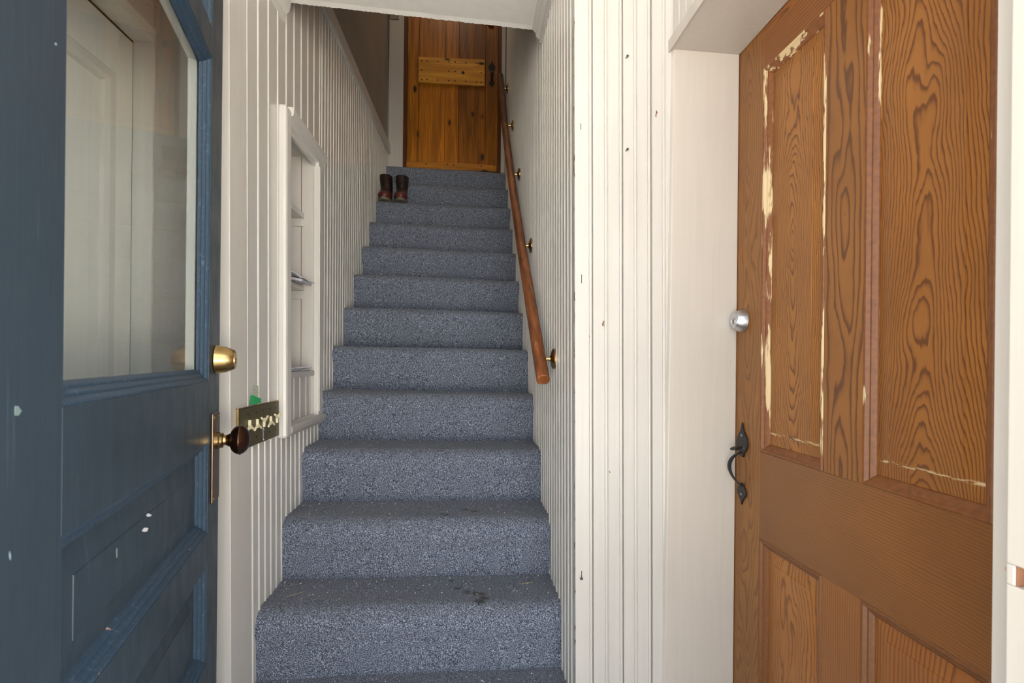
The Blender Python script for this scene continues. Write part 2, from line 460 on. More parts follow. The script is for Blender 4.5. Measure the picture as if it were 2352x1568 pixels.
# ------------------------------------------------------------------ beadboard
def bead_profile(p, n_beads, bw=0.0105, proud=0.0030, back=0.014, groove=0.0036):
    """one board: p wide, beads at equal pitch; (along, out) points, closed at the back"""
    pts = [(0.0, -groove), (0.0012, 0.0)]
    q = p / n_beads
    for i in range(n_beads):
        e = (i + 1) * q
        c = e - bw / 2 - 0.001
        pts += [(c - bw / 2 - 0.002, 0.0), (c - bw / 2 - 0.0005, -groove * 0.7)]
        for k in range(7):
            a = math.pi * (1 - k / 6.0)
            pts.append((c + math.cos(a) * bw / 2, -groove * 0.3 + math.sin(a) * (proud + groove * 0.3)))
        if i < n_beads - 1: pts += [(e + 0.001, -groove * 0.7), (e + 0.0022, 0.0)]
        else: pts += [(e - 0.0002, -groove)]
    pts += [(p - 0.0002, -back), (0.0, -back)]
    return pts

def side_board(mb, x, sgn, y0, p, z0, z1, nb, proud=0.0030, zt=None):
    prof = bead_profile(p, nb, proud=proud)
    zt = zt or (lambda y: z1)
    mb.prism(prof, lambda q: (lean(x + sgn * q[1], y0 + q[0], z0), y0 + q[0], z0),
             lambda q: (lean(x + sgn * q[1], y0 + q[0], zt(y0 + q[0])), y0 + q[0], zt(y0 + q[0])))

# left stair wall: backing + boards
NY0, NY1 = 1.752, 2.085          # niche opening along the wall
NZ0, NZ1 = 0.905, 1.955
ZB = 0.895                       # where the broad panel meets the lower boards
rb1, rb2 = onX(XL, 745, 22), onX(XL, 885, 340)
def rail_z(y): return rb1.z + (rb2.z - rb1.z) * (y - rb1.y) / (rb2.y - rb1.y)
wl = MB()
T_l = lambda p: Vector((lean(p.x, p.y, p.z), p.y, p.z))
for (a, b_, c, d) in ((YL, NY0, 0, 4.75), (NY1, 4.05, 0, 4.75), (NY0, NY1, 0, NZ0), (NY0, NY1, NZ1, 4.75)):
    wl.box(XL - 0.11, XL - 0.0142, a, b_, c, d, T_l)
wall_left = st(wl.build('wall_left', 'plaster'), 'left stair wall of white beadboard below taupe plaster', 'wall')
P = 0.092
y = YL
while y < 2.24:                  # near boards, each its own piece, up to the broad panel's lower edge
    m = MB()
    top = ZB if y < 2.17 else None
    side_board(m, XL, 1, y, P, 0.0, ZB if top else 3, 2, zt=None if top else rail_z)
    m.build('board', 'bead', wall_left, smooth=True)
    y += P
m = MB()
while y < 3.95:
    side_board(m, XL, 1, y, P, 0.3, 3, 2, zt=rail_z); y += P
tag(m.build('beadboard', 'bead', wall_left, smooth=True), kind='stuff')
y, PW, i = YL, 0.0765, 0          # broad panel above, split at the niche
edges = [YL, 1.476]
while edges[-1] < 2.17: edges.append(edges[-1] + PW)
edges[-1] = 2.196
for a, b_ in zip(edges[:-1], edges[1:]):
    m = MB()
    zc = lambda yy: min(cz(XL) + 0.3, rail_z(yy)) + 0.02
    if b_ < NY0 + 0.02 or a > NY1 + 0.02: side_board(m, XL + 0.003, 1, a, b_ - a, ZB, 3, 1, zt=zc)
    else: side_board(m, XL + 0.003, 1, a, b_ - a, NZ1, 3, 1, zt=zc)
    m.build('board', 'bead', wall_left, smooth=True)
# left corner board facing the entry
fl = boxo('wall_front_left', 'white', None, -0.80, XL + 0.004, YL - 0.012, YL + 0.10, 0.0, 2.6, T=T_l)
st(fl, 'white flat wall strip beside the left stair wall corner', 'wall')
boxo('corner_board', 'white', fl, XL - 0.06, XL + 0.006, YL - 0.019, YL - 0.012, 0.0, 2.55, 0.002, T=T_l)
# rail between beadboard and plaster
def rail_trim(y0, y1, name, label):
    prof = [(-0.02, -0.004), (0.016, -0.004), (0.020, 0.006), (0.020, 0.055), (0.014, 0.064), (0.016, 0.075), (0.010, 0.088), (-0.02, 0.092)]
    m = MB(); m.prism(prof, lambda q: (lean(XL, y0, rail_z(y0)) + q[0], y0, rail_z(y0) + q[1]), lambda q: (XL + q[0], y1, rail_z(y1) + q[1]))
    return st(m.build(name, 'trim'), label, 'trim')
rail_trim(1.70, 3.945, 'trim_1', 'long pale moulding capping the left beadboard along the stairs')
# crown mouldings under the entry ceiling
c1, c2 = onX(XL, 645, 30), onX(XL, 668, 30)
m = MB(); yE = (c1.y + c2.y) / 2
prof = [(-0.005, -0.078), (0.006, -0.078), (0.009, -0.066), (0.011, -0.052), (0.022, -0.040), (0.026, -0.02), (0.028, 0.006), (-0.005, 0.006)]
m.prism(prof, lambda q: (lean(XL, YL, 2.3) + q[0], YL - 0.01, cz(XL) + q[1]), lambda q: (lean(XL, yE, 2.3) + q[0], yE, cz(XL) + q[1]))
st(m.build('trim_2', 'trim'), 'short crown moulding over the left beadboard under the ceiling', 'trim')
m = MB(); yE = onX(XR, 1252, 80).y
prof = [(0.004, -0.065), (-0.008, -0.065), (-0.010, -0.052), (-0.022, -0.042), (-0.024, -0.028), (-0.036, -0.016), (-0.038, 0.006), (0.004, 0.006)]
m.prism(prof, lambda q: (lean(XR, Y1, 2.4) - 0.004 + q[0], Y1 + 0.01, cz(XR) + q[1]), lambda q: (lean(XR, yE, 2.4) - 0.004 + q[0], yE, cz(XR) + q[1]))
st(m.build('trim_3', 'trim'), 'short crown moulding over the right beadboard under the ceiling', 'trim')

# right stair wall
wr = MB(); wr.box(XR + 0.0142, XR + 0.08, Y1 + 0.012, 4.05, 0, 4.75, T_l)
wall_right = st(wr.build('wall_right', 'plaster'), 'right stair wall of narrow white beadboard behind the handrail', 'wall')
y = Y1 + 0.012
while y < 2.05:
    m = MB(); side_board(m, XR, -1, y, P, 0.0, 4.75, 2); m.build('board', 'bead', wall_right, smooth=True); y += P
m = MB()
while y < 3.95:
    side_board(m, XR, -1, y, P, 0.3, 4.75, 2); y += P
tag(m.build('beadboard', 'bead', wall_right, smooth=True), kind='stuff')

# front-facing wall at the right of the stairs
wall_front = MB().box(XR + 0.004, 0.80, Y1 + 0.012, Y1 + 0.07, 0, 2.6, T_l).build('wall_front', 'white')
st(wall_front, 'white wall of beaded boards between the stairs and the brown door', 'wall')
bx_ = [0.2955, 0.346, 0.431, 0.512, 0.590]
for i, (a, b_) in enumerate(zip(bx_[:-1], bx_[1:])):
    nb = 1 if i in (0,) else 2
    prof = bead_profile(b_ - a - (0.0012, 0.0022, 0.0022, 0.0012)[i], nb, bw=0.007, proud=0.0006, back=0.012, groove=0.0032)
    m = MB()
    off = (0, 0.0015, 0, 0.002)[i]
    m.prism(prof, lambda q: (lean(a + q[0], Y1, 0), Y1 - off - q[1], 0.0), lambda q: (lean(a + q[0], Y1, 2.5), Y1 - off - q[1], 2.5))
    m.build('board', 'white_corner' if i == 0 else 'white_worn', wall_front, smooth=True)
for px, py in ((1437, 134), (1437, 347), (1332, 1328)):
    h = onY(Y1, px, py)
    m = MB(); m.lathe([(0, 0.0016), (0.010, 0.0016), (0.010, 0.0038), (0.0125, 0.003), (0.013, 0.0)], h + Vector((0, 0.002, 0)), (0.3, -1, 0.25), 10)
    m.build('screw', 'screw', wall_front, smooth=True)

for px, py, h in ((1334.5, 290, 7), (1336, 640, 10), (1336, 1320, 9)):
    a = onY(Y1 - 0.001, px, py - h); b_ = onY(Y1 - 0.001, px, py + h)
    boxo('nail_slot', 'dark', wall_front, a.x - 0.0008, a.x + 0.0008, Y1 - 0.0008, Y1 + 0.004, b_.z, a.z)
# vestibule right wall: over the brown door and the near stub
wv = MB(); wv.box(XW, XW + 0.12, 0.40, Y1 + 0.012, 2.03, 2.6); wv.box(XW, XW + 0.15, 0.449, 0.491, 0, 2.03)
wall_vr = st(wv.build('wall_vestibule_right', 'cream'), 'cream wall of beaded boards over the brown door', 'wall')
yy = Y1 - 0.005
while yy > 0.55:
    prof = bead_profile(0.082, 2, bw=0.007, proud=0.0008, back=0.001, groove=0.003)
    m = MB(); m.prism(prof, lambda q: (XW - 0.003 - q[1], yy - q[0], 2.03), lambda q: (XW - 0.003 - q[1], yy - q[0], 2.55))
    m.build('board', 'white', wall_vr, smooth=True); yy -= 0.0835
# jambs and head of the brown door
jb = MB(); jt, jbm = onY(Y1, 1545, 120).x, onY(Y1, 1522, 1560).x
jb.add([(jt, Y1 - 0.011, 2.02), (jbm, Y1 - 0.011, -0.0), (XD - 0.001, Y1 - 0.006, 0.0), (XD - 0.001, Y1 - 0.006, 2.02),
        (jt - 0.012, Y1 + 0.012, 2.02), (jbm - 0.012, Y1 + 0.012, 0.0), (XD - 0.001, Y1 + 0.02, 0.0), (XD - 0.001, Y1 + 0.02, 2.02)],
       [(0, 1, 2, 3), (4, 7, 6, 5), (0, 4, 5, 1), (3, 2, 6, 7), (0, 3, 7, 4), (1, 5, 6, 2)])
st(jb.build('trim_4', 'cream', bevel=0.002), 'wide cream side jamb of the brown door', 'trim')
m = MB(); m.box(XW - 0.012, XD - 0.001, 0.46, Y1 + 0.012, 2.006, 2.030)
m.box(XW - 0.016, XW - 0.012, 0.46, Y1 + 0.018, 2.001, 2.034)
st(m.build('trim_5', 'cream', bevel=0.0015), 'cream head board over the brown door', 'trim')
# front door frame, latch side with the strike mortise
m = MB()
m.box(0.530, 0.60, 0.20, 0.4490, 0.956, 2.34); m.box(0.530, 0.60, 0.20, 0.4490, 0, 0.936); m.box(0.530, 0.60, 0.4410, 0.4490, 0.936, 0.956)
tr6 = st(m.build('trim_6', 'cream', bevel=0.0015), 'white front door jamb with a dark strike mortise', 'trim')  # white jamb given the darker cream to hold back bright daylight
m = MB(); m.box(0.545, 0.60, 0.20, 0.4395, 0.9362, 0.9558); m.box(0.5312, 0.60, 0.4396, 0.4409, 0.9362, 0.9558)
m.build('strike_mortise', 'rawwood', tr6)
st(boxo('trim_7', 'trim', None, -0.45, -0.405, 0.20, 0.42, 0, 2.34, 0.002), 'white hinge jamb of the front door', 'trim')
st(boxo('trim_8', 'trim', None, -0.405, 0.53, 0.20, 0.42, 2.30, 2.34, 0.002), 'white head jamb of the front door', 'trim')

# vestibule left side, seen through the door glass: white panelled door in its frame
XWD = -0.84
zt_w = 1.945
st(boxo('wall_vestibule_left', 'white', None, -0.98, -0.80, 0.40, YL + 0.09, zt_w + 0.035, 2.6), 'white wall over the ivory side door', 'wall')
m = MB(); m.box(-0.845, -0.795, YL - 0.020, YL + 0.05, 0, zt_w + 0.04)
st(m.build('trim_9', 'whitedoor', bevel=0.002), 'ivory side jamb seen through the blue door glass', 'trim')
m = MB(); m.box(-0.845, -0.795, 0.42, YL - 0.020, zt_w, zt_w + 0.035)
st(m.build('trim_10', 'whitedoor', bevel=0.002), 'ivory head board over the ivory side door', 'trim')

# landing wall round the pine door
wb = MB(); wb.box(-3.0, XL - 0.1, 4.06, 4.16, -0.2, 4.75); wb.box(XR + 0.1, 3.0, 4.06, 4.16, -0.2, 4.75); wb.box(XL - 0.1, XR + 0.1, 4.06, 4.16, -0.2, 4.75); wb.box(XL - 0.1, -0.50, YTOP + 0.012, YTOP + 0.1, 2.4, 4.75); wb.box(0.262, XR + 0.1, YTOP + 0.012, YTOP + 0.1, 2.4, 4.75); wb.box(-0.50, 0.262, YTOP + 0.012, YTOP + 0.1, 4.70, 4.75)
st(wb.build('wall_back', 'plaster'), 'taupe wall at the head of the stairs round the pine door', 'wall')
t11 = st(boxo('trim_11', 'casing_grey', None, XL + 0.002, -0.497, YTOP - 0.012, YTOP + 0.012, 2.60, 4.74, 0.002), 'grey white casing left of the pine door', 'trim')
h1, h2 = onY(YTOP, 897, 30), onY(YTOP, 917, 48)
boxo('switch_plate', 'switch', t11, h1.x, h2.x, YTOP - 0.017, YTOP - 0.012, h2.z, h2.z + 0.11, 0.001)
m = MB()
m.lathe([(0, 0.003), (0.0015, 0.003), (0.002, 0)], ((h1.x + h2.x) / 2, YTOP - 0.0168, h2.z + 0.03), (0, -1, 0), 10); m.build('screw', 'iron', t11)
st(boxo('trim_12', 'casing_grey', None, 0.259, 0.289, YTOP - 0.012, YTOP + 0.012, 2.60, 4.74, 0.002), 'narrow grey white casing right of the pine door', 'trim')

# ------------------------------------------------------------------ staircase
Y0, DT, Z0, RISE = 1.533, 0.2135, 0.4005, 0.2
def sx(x, y, z): return lean(x, y, z)
stairs = tag(empty('staircase', (0, Y0 - DT, 0)), 'steep straight staircase covered in blue-grey carpet', 'staircase')
for k in range(-1, 12):
    yk, zk = Y0 + k * DT, Z0 + k * RISE
    last = (k == 11)
    zb = zk - RISE if k > -1 else 0.0
    r = 0.045 if k < 4 else 0.028
    prof = [(0.010, zb - zk - 0.004), (0.006, zb - zk + 0.02), (0.006, -0.12), (0.002, -0.085)]
    for i in range(8):
        a = math.pi * i / 14.0
        prof.append((-0.004 + r * (1 - math.cos(a)) * 1.15, -r * 1.35 + r * 1.35 * math.sin(a)))
    depth = DT + 0.012 if not last else YTOP - yk + 0.02
    for t in (0.30, 0.55, 0.8, 1.0): prof.append((r * 1.15 + (depth - r * 1.15) * t, -0.002 * math.sin(t * 3.14)))
    NX = 26; vs_, fs_ = [], []
    for j in range(NX):
        f = j / (NX - 1)
        for i, (dy, dz) in enumerate(prof):
            xx = XL + (XR - XL) * f
            yy = yk + dy + 0.0192 * (xx - (XL + XR) / 2) + 0.0022 * math.sin(7 * f + k * 1.7)
            zz = zk + dz - 0.0136 * xx + 0.0015 * math.sin(5 * f + k) - (0.004 if (i > 3 and i < 9 and 0.3 < f < 0.8) else 0)
            if f in (0.0, 1.0): yy += 0.003
            x3 = sx(xx, yy, zz)
            vs_.append((x3, yy - (Y0 - DT), zz))
    n = len(prof)
    for j in range(NX - 1):
        for i in range(n - 1): fs_.append((j * n + i, (j + 1) * n + i, (j + 1) * n + i + 1, j * n + i + 1))
    m = MB(); m.add(vs_, fs_)
    o = m.build('step', 'carpet', stairs)
    o.location = (0, 0, 0)
    me = o.data; me.polygons.foreach_set('use_smooth', [True] * len(me.polygons))

# ------------------------------------------------------------------ panelled doors
def frame_mould(u0, u1, v0, v1, prof):
    """mitred moulding inside a rectangle; prof = (inset, depth behind the face)"""
    m = MB()
    for side in range(4):
        vs = []
        for w, d in prof:
            q = [(u0 + w, v0 + w), (u1 - w, v0 + w), (u1 - w, v1 - w), (u0 + w, v1 - w)]
            a, b = q[side], q[(side + 1) % 4]
            vs += [(a[0], d, a[1]), (b[0], d, b[1])]
        m.add(vs, [(2 * i, 2 * i + 1, 2 * i + 3, 2 * i + 2) for i in range(len(prof) - 1)])
    return m
def raised_panel(u0, u1, v0, v1, yb, bw, raise_, t=0.012):
    m = MB()
    ring = lambda i, y: [(u0 + i, y, v0 + i), (u1 - i, y, v0 + i), (u1 - i, y, v1 - i), (u0 + i, y, v1 - i)]
    vs = ring(0, yb) + ring(bw, yb - raise_ * 0.8) + ring(bw + 0.0005, yb - raise_) + ring(0, yb + t)
    fs = []
    for a, b in ((0, 4), (4, 8)):
        fs += [(a + i, a + (i + 1) % 4, b + (i + 1) % 4, b + i) for i in range(4)]
    fs += [(8, 9, 10, 11), (12, 15, 14, 13)] + [(i, 12 + i, 12 + (i + 1) % 4, (i + 1) % 4) for i in range(4)]
    return m.add(vs, fs)
REED = [(-0.003, 0.0018), (-0.0004, 0.0012)] + [(0.026 * t, 0.0015 + 0.0175 * t - 0.0026 * abs(math.sin(3.0 * math.pi * t)) * (1 if t < 1 else 0)) for t in [i / 24 for i in range(25)]]
OGEE = [(-0.003, 0.0018), (-0.0004, 0.0012), (0, 0), (0.002, -0.002), (0.006, -0.0015), (0.009, 0.002), (0.011, 0.004), (0.014, 0.0045), (0.018, 0.008), (0.021, 0.011), (0.022, 0.014)]

def spade(w, h, flip=1):
    """outline of a pointed iron plate"""
    return [(0, h * flip), (w * 0.16, h * 0.72 * flip), (w * 0.42, h * 0.52 * flip), (w * 0.5, h * 0.33 * flip), (w * 0.40, h * 0.14 * flip), (w * 0.2, 0.02 * h * flip), (w * 0.14, -0.1 * h * flip),
            (-w * 0.14, -0.1 * h * flip), (-w * 0.2, 0.02 * h * flip), (-w * 0.40, h * 0.14 * flip), (-w * 0.5, h * 0.33 * flip), (-w * 0.42, h * 0.52 * flip), (-w * 0.16, h * 0.72 * flip)]
def pull_handle(parent, u, z0, z1, bow, mat='iron', thumb=True, k=1.0):
    H = z1 - z0
    hn = empty('pull_handle'); hn.parent = parent
    m = MB(); m.prism(spade(0.056 * k, 0.38 * H), lambda p: (u + p[0], -0.0005, z1 - 0.38 * H + p[1]), lambda p: (u + p[0], -0.0045, z1 - 0.38 * H + p[1]))
    m.build('upper_plate', mat, hn, bevel=0.001)
    m = MB(); m.prism(spade(0.046 * k, 0.24 * H, -1), lambda p: (u + p[0], -0.0005, z0 + 0.24 * H + p[1]), lambda p: (u + p[0], -0.0045, z0 + 0.24 * H + p[1]))
    m.build('lower_plate', mat, hn, bevel=0.001)
    za, zb_ = z1 - 0.36 * H, z0 + 0.22 * H
    rings = []
    for i in range(15):
        t = i / 14
        y = -0.003 - bow * (math.sin(math.pi * t ** 0.75)) ** 0.85
        z = za + (zb_ - za) * t
        w = 0.0058 * k + 0.0048 * k * math.sin(math.pi * t ** 0.8)
        rings.append([(u - w, y, z), (u - w * 0.5, y - 0.0028, z), (u + w * 0.5, y - 0.0028, z), (u + w, y, z), (u + w * 0.5, y + 0.002, z), (u - w * 0.5, y + 0.002, z)])
    m = MB(); m.rings(rings); m.build('grip', mat, hn, smooth=True)
    if thumb:
        m = MB(); m.box(u - 0.007, u + 0.007, -0.026, -0.003, za + 0.010, za + 0.0145, lambda p: Vector((p.x, p.y, p.z - (p.y + 0.003) * -0.25)))
        m.lathe([(0, 0.010), (0.002, 0.011), (0.004, 0.010), (0.0045, 0)], (u, -0.025, za + 0.008), (0, -0.35, 1), 14)
        m.build('thumb_latch', mat, hn, bevel=0.001)
    sc = [(u, z1 - 0.16 * H), (u + 0.012 * k, za + 0.012), (u, z0 + 0.13 * H)]
    for a, b in sc:
        m = MB(); m.lathe([(0, 0.0042 * k), (0.0015, 0.0038 * k), (0.002, 0.0)], (a, -0.0045, b), (0, -1, 0), 10); m.build('screw', 'screw' if thumb else mat, hn, smooth=True)
    return hn
def deadbolt(parent, u, z, r0, r1, L, mat, name='deadbolt'):
    d = MB(); d.lathe([(0, r0 * 0.96), (0.003, r0), (0.006, r0 * 0.97), (L * 0.55, r0 * 0.62 + r1 * 0.38), (L - 0.002, r1), (L, r1 * 0.93), (L, 0)], (u, 0, z), (0, -1, 0), 36)
    o = d.build(name, mat, parent, smooth=True)
    k = MB(); k.lathe([(0, r1 * 0.82), (0.0012, r1 * 0.80), (0.0012, r1 * 0.5), (0.0004, r1 * 0.48), (0.0004, r1 * 0.44), (0.0016, r1 * 0.42), (0.0018, 0)], (u, -L, z - r1 * 0.1), (0, -1, 0), 28)
    k.build('key_cylinder', 'steel' if mat == 'steel' else 'brightbrass', o, smooth=True)
    b = MB(); b.box(u - 0.0012, u + 0.0012, -L - 0.0024, -L - 0.0012, z - r1 * 0.1 - 0.006, z - r1 * 0.1 + 0.006); b.build('keyhole', 'dark', o)
    return o

# ---- blue front door, standing open
ang = 0.24
dv = Vector((-math.sin(ang), math.cos(ang), 0))
Ept = onY(1.25, 505, 800); Ept.z = 0
WB, TB = 0.86, 0.042
Hpt = Ept - dv * WB
blue = st(empty('door_1', Hpt, math.atan2(dv.y, dv.x)), 'dark blue panelled front door with a large window, swung open', 'door')
sr, sl = WB - 0.103, WB - 0.718
zr = [(0.03, 0.26), (0.488 - 0.0, 0.488), (0.697, 0.769), (0.965, 1.097), (1.797, 1.862), (2.20, 2.28)]
boxo('stile', 'blue', blue, 0, sl, 0, TB, 0.03, 2.28, 0.001)
boxo('stile', 'blue', blue, sr, WB, 0, TB, 0.03, 2.28, 0.0025)
for a, b in ((0.03, 0.488), (0.697, 0.769), (0.965, 1.097), (1.797, 1.862), (2.20, 2.28)):
    boxo('rail', 'blue', blue, sl, sr, 0, TB, a, b, 0.001)
for a, b in ((0.488, 0.697), (0.769, 0.965), (1.862, 2.20)):
    frame_mould(sl, sr, a, b, REED).build('moulding', 'blueworn', blue)
    raised_panel(sl + 0.026, sr - 0.026, a + 0.026, b - 0.026, 0.019, 0.035, 0.005).build('panel', 'blue', blue)
frame_mould(sl, sr, 1.097, 1.797, REED).build('moulding', 'blueworn', blue)
g = boxo('window_glass', 'glass', blue, sl + 0.018, sr - 0.018, 0.0205, 0.0235, 1.115, 1.779)
tag(g, 'clear glass pane with a faint green tint')
m = MB()
for (a, b, c, d) in ((sl, sl + 0.018, 1.097, 1.797), (sr - 0.018, sr, 1.097, 1.797), (sl, sr, 1.097, 1.115), (sl, sr, 1.779, 1.797)): m.box(a, b, 0.0245, TB, c, d)
m.build('glazing_bead', 'whitedoor', blue, bevel=0.002)
deadbolt(blue, WB - 0.046, 1.144, 0.033, 0.0225, 0.040, 'brass')
es = boxo('escutcheon', 'escutcheon', blue, WB - 0.083, WB - 0.017, -0.005, 0.0, 0.824, 1.024, 0.003)
for a in (WB - 0.073, WB - 0.027):
    for b in (0.834, 1.014):
        m = MB(); m.lathe([(0, 0.004), (0.001, 0.0035), (0.0012, 0)], (a, -0.005, b), (0, -1, 0), 10); m.build('screw', 'brass', es, smooth=True)
kn = MB(); kn.lathe([(0.005, 0.019), (0.012, 0.019), (0.014, 0.017), (0.019, 0.017), (0.021, 0.012), (0.034, 0.0105)], (WB - 0.056, 0, 0.961), (0, -1, 0), 24)
kn.build('knob_collar', 'brass', es, smooth=True)
prof = [(0.024, 0.0105), (0.029, 0.013), (0.032, 0.015)]
for i in range(13):
    a = math.pi * (0.12 + 0.88 * i / 12)
    prof.append((0.053 - 0.0215 * math.cos(a), 0.0335 * math.sin(a)))
    if i == 6: prof += [(0.0535, 0.0345), (0.0548, 0.0345)]
prof = sorted(prof, key=lambda q: q[0])
kn = MB(); kn.lathe(prof, (WB - 0.056, 0, 0.961), (0, -1, 0), 32)
tag(kn.build('door_knob', 'bronze', blue, smooth=True), 'dark brown ridged round knob')
Bi = blue.matrix_basis.inverted()
for px, py, w, h in ((341, 1182, 7, 5), (334, 1217, 9, 6), (268, 1272, 3, 16), (128, 101, 3, 5), (40, 943, 11, 13)):   # knocked-off paint, laid on the panel or stile
    on_panel = 0.0132 if 140 < px < 460 and py > 1000 else -0.0003
    nrm = Vector((dv.y, -dv.x, 0))
    pts = []
    for i in range(9):
        t = 2 * math.pi * i / 9; k = random.uniform(0.45, 1.0)
        pts.append(Bi @ hit(px + w * k * math.cos(t), py + h * k * math.sin(t), Ept - nrm * on_panel, nrm))
    m = MB(); m.prism(pts, lambda p: (p.x, p.y, p.z), lambda p: (p.x, p.y - 0.0004, p.z))
    m.build('bare_patch', 'paper' if px > 300 else 'oldgreen', blue)

# ---- brown fir door on the right
WD = 0.83
brown = st(empty('door_2', (XD, Y1 + 0.004, 0), -math.pi / 2), 'brown grained fir door with four raised panels', 'door')
U = [0.0, 0.126, 0.353, 0.460, 0.700, WD]
F_ = lambda n, **k: fir('fir_' + n, **k)
boxo('stile', F_('far_stile', axis='z', u0=0.06, v0=1.75, slope=0.06, freq=110, warp=0.16, seed=1.0, contrast=0.7, warp2=0.012, light=(148, 98, 42), dark=(100, 60, 24)), brown, -0.02, U[1], 0, 0.036, 0.02, 2.03, 0.001)
boxo('stile', F_('near_stile', axis='z', u0=1.2, v0=1.0, slope=0.02, freq=110, warp=0.08, seed=2.0), brown, U[4], WD, 0, 0.036, 0.02, 2.03, 0.001)
rail_m = F_('lock_rail', axis='x', u0=0.35, v0=0.2, slope=0.22, freq=170, warp=0.10, seed=3.0, light=(136, 88, 40), dark=(96, 58, 26), warp2=0.006, contrast=0.6)
boxo('rail', rail_m, brown, U[1], U[4], 0, 0.036, 0.701, 0.921, 0.001)
boxo('rail', F_('top_rail', axis='x', u0=1.99, v0=0.15, slope=0.12, freq=120, warp=0.04, seed=4.0, light=(146, 90, 40), dark=(100, 58, 24)), brown, U[1], U[4], 0, 0.036, 1.90, 2.03, 0.001)
boxo('rail', rail_m, brown, U[1], U[4], 0, 0.036, 0.02, 0.25, 0.001)
boxo('mullion', F_('upper_mullion', axis='z', u0=0.41, v0=1.45, slope=0.05, freq=75, warp=0.13, seed=5.0, light=(148, 96, 40), dark=(90, 52, 20), warp2=0.012), brown, U[2], U[3], 0, 0.036, 0.921, 1.90, 0.001)
boxo('mullion', F_('lower_mullion', axis='z', u0=0.6, v0=0.5, slope=0.05, freq=160, warp=0.09, seed=6.0, light=(150, 96, 44), dark=(114, 70, 32)), brown, U[2], U[3], 0, 0.036, 0.25, 0.701, 0.001)
pan = {
    (0, 1): F_('left_upper_panel', axis='z', u0=0.235, v0=1.44, slope=0.17, sat=2.5, uf=6.0, freq=210, warp=0.08, seed=11.0, trace=0.9722, warp2=0.012, light=(164, 108, 46), dark=(98, 56, 18)),
    (1, 1): F_('right_upper_panel', axis='z', u0=0.575, v0=0.90, slope=0.30, sat=3.0, uf=6.0, freq=200, warp=0.11, seed=12.3, trace=0.9722, warp2=0.009, light=(158, 102, 42), dark=(96, 54, 18)),
    (0, 0): F_('left_lower_panel', axis='z', u0=0.245, v0=-0.2, slope=0.06, freq=150, warp=0.12, seed=13.0, light=(168, 110, 50), dark=(118, 70, 28), warp2=0.012),
    (1, 0): F_('right_lower_panel', axis='z', u0=0.65, v0=0.3, slope=0.05, freq=120, warp=0.10, seed=14.0, light=(160, 100, 46), dark=(112, 66, 28)),
}
for (a, b), mt in pan.items():
    u0, u1 = (U[1], U[2]) if a == 0 else (U[3], U[4])
    v0, v1 = (0.25, 0.701) if b == 0 else (0.921, 1.90)
    frame_mould(u0, u1, v0, v1, OGEE).build('moulding', ('mould_dark', ('mould_wood', 'mould_wood2')[a])[b], brown)
    raised_panel(u0 + 0.021, u1 - 0.021, v0 + 0.021, v1 - 0.021, 0.0135, 0.030, 0.006).build('panel', mt, brown)
boxo('backing', 'dark', brown, -0.02, WD, 0.030, 0.035, 0.02, 2.03)
deadbolt(brown, 0.041, 1.262, 0.0315, 0.0225, 0.027, 'steel')
pull_handle(brown, 0.047, 0.763, 0.987, 0.036)

# ---- knotty pine door at the top of the stairs
pdr = st(empty('door_3', (0, YTOP, 2.62)), 'knotty pine plank door at the head of the stairs', 'door')
boxo('backing', 'dark', pdr, -0.52, 0.28, 0.036, 0.05, -0.2, 2.13)
xs_ = [-0.468, -0.381, -0.177, -0.074, 0.134, 0.233]
tints = [((194, 120, 24), (114, 66, 8)), ((202, 124, 24), (130, 76, 10)), ((206, 126, 26), (132, 76, 10)), ((162, 96, 20), (92, 50, 6)), ((168, 100, 20), (96, 56, 6))]
for i in range(5):
    boxo('plank', pine('pine_plank_%d' % i, 3.1 * i + 1, *tints[i]), pdr, xs_[i] + 0.001, xs_[i + 1] - 0.001, 0.004 * (i % 2) * 0.4, 0.035, 0.0, 2.05, 0.0015)
dk = pine('dark_pine_stop', 30.0, (112, 62, 18), (62, 32, 8))
boxo('door_stop', dk, pdr, -0.497, -0.469, -0.006, 0.04, -0.01, 2.08)
boxo('door_stop', dk, pdr, 0.234, 0.259, -0.006, 0.04, -0.01, 2.08)
q = [onY(YTOP, 962, 133), onY(YTOP, 1113, 140), onY(YTOP, 1113, 200), onY(YTOP, 962, 191)]
m = MB(); m.prism([(p.x, p.z - 2.62) for p in q], lambda p: (p[0], -0.018, p[1]), lambda p: (p[0], 0.0, p[1]))
bat = m.build('batten', pine('pale_pine_batten', 41.0, (232, 168, 62), (184, 118, 34), 'x'), pdr, bevel=0.001)
def zoompt(x, y): return (840 + x / 3.266, y / 3.266)
nm = MB()
NA = [(420, 457), (460, 457), (542, 459), (624, 463), (672, 465), (752, 470), (832, 475), (868, 478), (420, 526), (622, 533), (670, 536), (868, 546), (420, 597), (460, 596), (540, 600), (622, 604), (670, 606), (750, 610), (832, 614), (868, 617)]
for x, y in NA:
    p = onY(YTOP - 0.018, *zoompt(x, y)); nm.lathe([(0, 0.0055), (0.0008, 0.005), (0.001, 0)], (p.x, -0.018, p.z - 2.62), (0, -1, 0), 10)
tag(nm.build('nail_head', 'iron', pdr), kind='stuff')
kb = onY(YTOP - 0.018, *zoompt(730, 545))
m = MB(); m.lathe([(0, 0.012), (0.0003, 0.011), (0.0004, 0)], (kb.x, -0.018, kb.z - 2.62), (0, -1, 0), 14); m.build('knot', plain('dark_knot', srgb(48, 22, 8), 0.6), bat)
q = [onY(YTOP, 926, 371), onY(YTOP, 1140, 384)]
